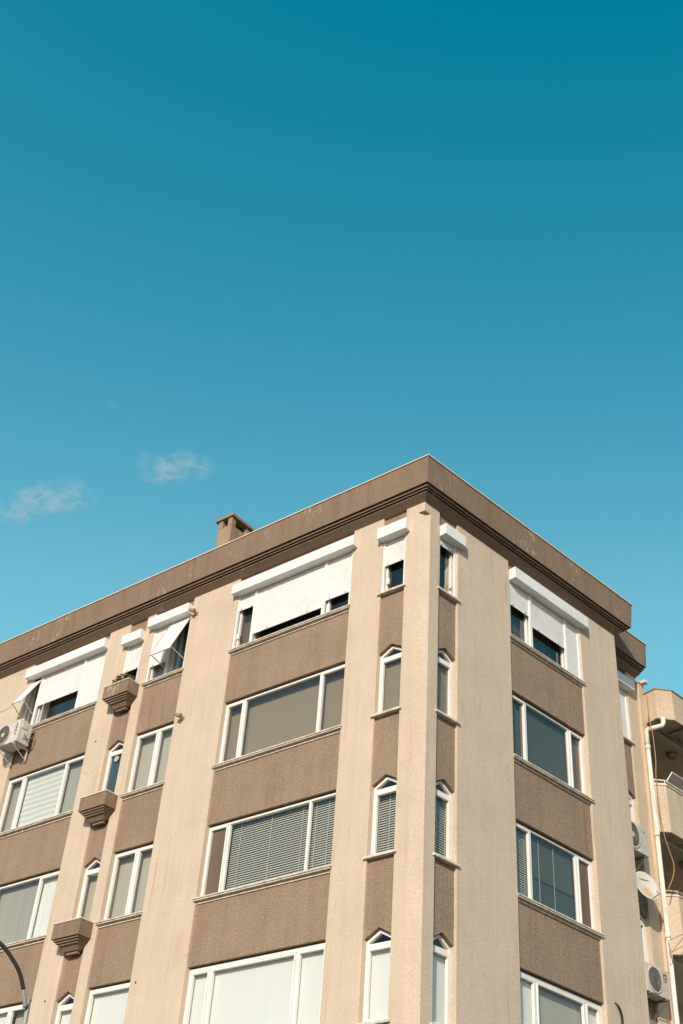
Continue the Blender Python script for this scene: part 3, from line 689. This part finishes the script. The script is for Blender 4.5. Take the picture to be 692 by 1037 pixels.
def rail(b, z, h_):
    m = MB(); pts = [(8.99, -.60), (9.19, -.42), (20, -.42)]
    m.tube([FR(u, e, z + h_) for u, e in pts], .022, 8); m.tube([FR(u, e, z + .05) for u, e in pts], .012, 6)
    for u, e in [(8.99, -.60), (9.19, -.42)] + [(9.19 + k * .9, -.42) for k in range(1, 8)]: m.tube([FR(u, e, z + .03), FR(u, e, z + h_)], .014, 6)
    m.build('railing', PIPE if b is b2 else mat('railing_brown', (0.42, 0.33, 0.24), .6), b)
rail(b2, -1.0, .13); rail(b3, -3.76, .12)
for i, (z, lab) in enumerate(((.69, 'round ceiling lamp under the top balcony next door'), (-2.28, 'round ceiling lamp under the middle balcony next door'))):
    c = FR(10.75, -1.05, z); t = thing('ceiling_lamp', c, lab, 'lamp', 'round balcony ceiling lamps')
    m = MB(); m.disc(c, (0, 0, -1), .145, .05, 28); m.build('lamp_base', STEEL, t)
    m = MB(); m.disc(c - Vector((0, 0, .05)), (0, 0, -1), .135, .09, 28, .10); m.build('lamp_shade', mat('lamp_glass', (0.26, 0.21, 0.16), .4), t, smooth=False)
# folding rack standing in the middle balcony
t = thing('drying_rack', FR(9.6, -.7, -1.3), 'white metal drying rack leaning in the balcony next door', 'drying rack')
m = MB(); pts = [FR(9.25, -.45, -.93), FR(9.72, -.50, -.42), FR(11.2, -.50, -.42), FR(10.8, -.45, -.93)]; m.tube(pts, .018, 8); m.tube([pts[0], pts[3]], .014, 8)
m.build('frame', WHITE, t)
m = MB(); m.quad(pts[0], pts[1], pts[2], pts[3]); m.build('cloth', mat('dark_cloth', (0.13, 0.10, 0.08), .9), t, normals=False)

# downpipe
t = thing('downpipe', FR(8.93, -.62, GZ), 'white stained plastic downpipe at the joint between the two buildings', 'pipe')
pe, pu = -.62, 8.93
m = MB(); pts = [FR(9.17, -.25, .78), FR(9.17, -.25, .64), FR(9.155, -.28, .575), FR(9.11, -.35, .55), FR(pu + .04, pe + .07, .49), FR(pu + .01, pe + .01, .46), FR(pu, pe, .38), FR(pu, pe, -.02)]
m.tube(pts, .062, 14)
m.build('bend', PIPE, t, smooth=True)
m = MB(); m.tube([FR(pu, pe, 0), FR(pu, pe, GZ)], .056, 14); m.build('pipe', PIPE, t, smooth=True)
for z in (-.02, -2.3, -4.7):
    m = MB(); m.tube([FR(pu, pe, z - .05), FR(pu, pe, z + .05)], .068, 14); m.build('socket', PIPE, t, smooth=True)
for z in (-1.2, -3.5, -5.5):
    m = MB(); m.annulus(FR(pu, pe, z), (0, 0, 1), .058, .068, .03, 16); m.tube([FR(pu, pe - .06, z + .015), FR(pu, NE - .01, z + .015)], .01, 6); m.build('clamp', STEEL, t)

# cable looping down the joint
def smooth_pts(P_, n=6):
    out = []; P_ = [Vector(p) for p in P_]
    for i in range(len(P_) - 1):
        p0, p1, p2, p3 = P_[max(i - 1, 0)], P_[i], P_[i + 1], P_[min(i + 2, len(P_) - 1)]
        for k in range(n):
            t_ = k / n; out.append(.5 * ((2 * p1) + (p2 - p0) * t_ + (2 * p0 - 5 * p1 + 4 * p2 - p3) * t_ ** 2 + (3 * p1 - p0 - 3 * p2 + p3) * t_ ** 3))
    return out + [P_[-1]]
m = MB(); m.tube(smooth_pts([FR(u, -.30, z) for u, z in ((8.60, 1.2), (8.62, .51), (8.695, .078), (8.70, -.56), (8.63, -1.03), (8.625, -1.87), (8.694, -2.39), (8.80, -2.69), (8.98, -3.08), (8.91, -3.39), (8.64, -3.78))]), .012, 6)
tag(m.build('hanging_cable', ROPE, smooth=True), 'tan cable hanging in a loose loop in front of the balconies next door', 'cable')
m = MB(); m.tube(smooth_pts([FR(5.74, .005, -7.05), FR(5.77, .05, -7.1), FR(5.85, .05, -7.24), FR(5.865, .045, -7.42), FR(5.86, .04, -7.9), FR(5.9, .03, -9.0)]), .015, 7); m.tube(smooth_pts([FR(5.76, .07, -7.10), FR(5.83, .08, -7.22), FR(5.88, .07, -7.4), FR(5.85, .06, -7.9)]), .009, 6)
tag(m.build('wall_cable', BLACK, smooth=True), 'thick black cable coming out of the shaded facade wall', 'cable')
# thin wire bracket by the pipe
t = thing('wire_bracket', FR(8.72, -.5, -5.1), 'thin rusty wire bracket sticking out beside the white downpipe', 'bracket')
m = MB(); p0, p1, p2, p3 = FR(8.62, -.42, -4.93), FR(8.60, -.42, -5.22), FR(9.28, -.25, -4.78), FR(9.2, -.3, -4.60)
for a, b in ((p0, p1), (p1, p2), (p0, p3), (p0, FR(8.9, -.55, -5.3))): m.tube([a, b], .008, 5)
m.build('wire', mat('rusty_wire', (0.30, 0.19, 0.11), .7), t)

# ------------------------------------------------------------------ small wall fittings
for i, (u, z, lab) in enumerate(((6.69, 1.50, 'small brown spotlight on the pillar beside the shutter box with the propped curtain'), (6.57, -1.40, 'small brown spotlight on the broad pillar one floor below the roof'))):
    t = thing('wall_spotlight', FL(u, 0, z), lab, 'spotlight', 'small spotlights on the left facade')
    mm = mat('spot_brown', (0.34, 0.24, 0.15), .6)
    m = MB(); m.disc(FL(u, .001, z), FL.n, .055, .025, 16); m.build('base', mm, t)
    m = MB(); m.tube([FL(u, .02, z), FL(u, .09, z - .01), FL(u + .03, .12, z + .02)], .02, 8); m.build('arm', mm, t)
    m = MB(); c = FL(u + .03, .12, z + .02); m.disc(c + Vector((.07, 0, -.02)), (-.8, -.25, .35), .06, .15, 14, .04); m.build('lamp_head', mm, t)
for u, z in ((9.51, -1.18), (9.37, -7.25), (6.69, -7.24)):
    m = MB(); m.disc(FL(u, .0005, z), FL.n, .022, .008, 12); o = m.build('weep_hole', AC_BLADE, B)

# ------------------------------------------------------------------ street lamp in front of the left facade
base = Vector((.95, -8.29, 0))
t = thing('street_lamp', base, 'grey street lamp with a dark curved arm in front of the left facade', 'street lamp')
low = [(.95, -8.29, .13), (.955, -8.295, 2.5), (.966, -8.303, 5.04), (.978, -8.353, 5.194), (.980, -8.40, 5.30), (.980, -8.422, 5.355)]
arc = [(.980, -8.422, 5.355), (.968, -8.51, 5.504), (.93, -8.624, 5.63), (.868, -8.771, 5.75), (.76, -8.98, 5.84), (.60, -9.25, 5.88)]
m = MB(); m.tube(smooth_pts(low), .030, 12, .0195); m.build('pole', LAMPP, t, smooth=True)
m = MB(); m.tube(smooth_pts(arc), .0215, 12); m.build('arm', LAMPD, t, smooth=True)
m = MB(); hd = [Vector((.66, -9.15, 5.86)), Vector((.30, -9.75, 5.90))]; dd = (hd[1] - hd[0]).normalized(); sd_ = dd.cross(Vector((0, 0, 1))).normalized()
m.prism([hd[0] + sd_ * .05, hd[1] + sd_ * .13, hd[1] - sd_ * .13, hd[0] - sd_ * .05], [p + Vector((0, 0, .10)) for p in (hd[0] + sd_ * .04, hd[1] + sd_ * .09, hd[1] - sd_ * .09, hd[0] - sd_ * .04)]); m.build('lamp_head', LAMPD, t, .02)
m = MB(); m.disc((.95, -8.29, .13), (0, 0, 1), .09, .25, 16, .05); m.build('base', LAMPP, t)

# ------------------------------------------------------------------ thin wisps of cloud far behind
def cloud(d, dist, size, seed, dens, label, tilt=0.0):
    c = Vector(d).normalized() * dist + Vector((11.7, -16.5, 1.6))
    bm = bmesh.new(); bmesh.ops.create_icosphere(bm, subdivisions=3, radius=1.0)
    for v in bm.verts: v.co = Vector((v.co.x * size[0], v.co.y * size[1], v.co.z * size[2]))
    me = bpy.data.meshes.new('cloud'); bm.to_mesh(me); bm.free()
    o = bpy.data.objects.new('cloud', me); col.objects.link(o); o.location = c
    f = -Vector(d).normalized(); o.rotation_euler = (Matrix.Rotation(tilt, 3, f) @ f.to_track_quat('Y', 'Z').to_matrix()).to_euler()
    m = bpy.data.materials.new('cloud_vapour'); m.use_nodes = True; m.node_tree.nodes.clear()
    out = N(m, 'ShaderNodeOutputMaterial'); pv = N(m, 'ShaderNodeVolumePrincipled'); pv.inputs['Color'].default_value = (1, 1, 1, 1); pv.inputs['Anisotropy'].default_value = .2
    tc = N(m, 'ShaderNodeTexCoord'); mp = N(m, 'ShaderNodeMapping'); mp.inputs['Scale'].default_value = (1 / size[0], 1 / size[1], 1 / size[2]); LK(m, tc.outputs['Object'], mp.inputs['Vector'])
    ln = N(m, 'ShaderNodeVectorMath', operation='LENGTH'); LK(m, mp.outputs[0], ln.inputs[0])
    fall = ramp(m, ln.outputs['Value'], [(0.15, g(1)), (1.0, g(0))])
    off = N(m, 'ShaderNodeMapping'); off.inputs['Location'].default_value = (seed * 3.7, seed * 1.3, seed * 2.1); off.inputs['Scale'].default_value = (.06, .06, .085); LK(m, tc.outputs['Object'], off.inputs['Vector'])
    nz = noise(m, 1.0, 6, .62, off.outputs[0], .7)
    nr = ramp(m, nz, [(.48, g(0)), (.70, g(1))])
    mu = N(m, 'ShaderNodeMath', operation='MULTIPLY'); LK(m, fall, mu.inputs[0]); LK(m, nr, mu.inputs[1])
    m2 = N(m, 'ShaderNodeMath', operation='MULTIPLY'); LK(m, mu.outputs[0], m2.inputs[0]); m2.inputs[1].default_value = dens
    LK(m, m2.outputs[0], pv.inputs['Density']); LK(m, pv.outputs[0], out.inputs['Volume'])
    me.materials.append(m)
    return tag(o, label, 'cloud', 'wisps of cloud in the sky')
cloud((-0.6735, 0.4315, 0.6002), 1500, (58, 28, 26), 8, .085, 'largest faint white wisp of cloud above the left end of the roof', R(20))
cloud((-0.6955, 0.4165, 0.5855), 1500, (42, 22, 20), 11, .075, 'faint wisp of cloud lowest at the left edge of the sky', R(15))
cloud((-0.5971, 0.4893, 0.6357), 1500, (54, 26, 25), 2, .075, 'faint white wisp of cloud just above and left of the chimney', R(18))
cloud((-0.6126, 0.4663, 0.6382), 1500, (13, 10, 19), 3, .07, 'small upright wisp of cloud between the two larger wisps', R(20))
cloud((-0.6153, 0.4229, 0.6653), 1500, (13, 8, 9), 4, .045, 'tiny topmost wisp of cloud high above the left roof', R(-10))
scene.cycles.volume_bounces = 1
scene.cycles.volume_max_steps = 128
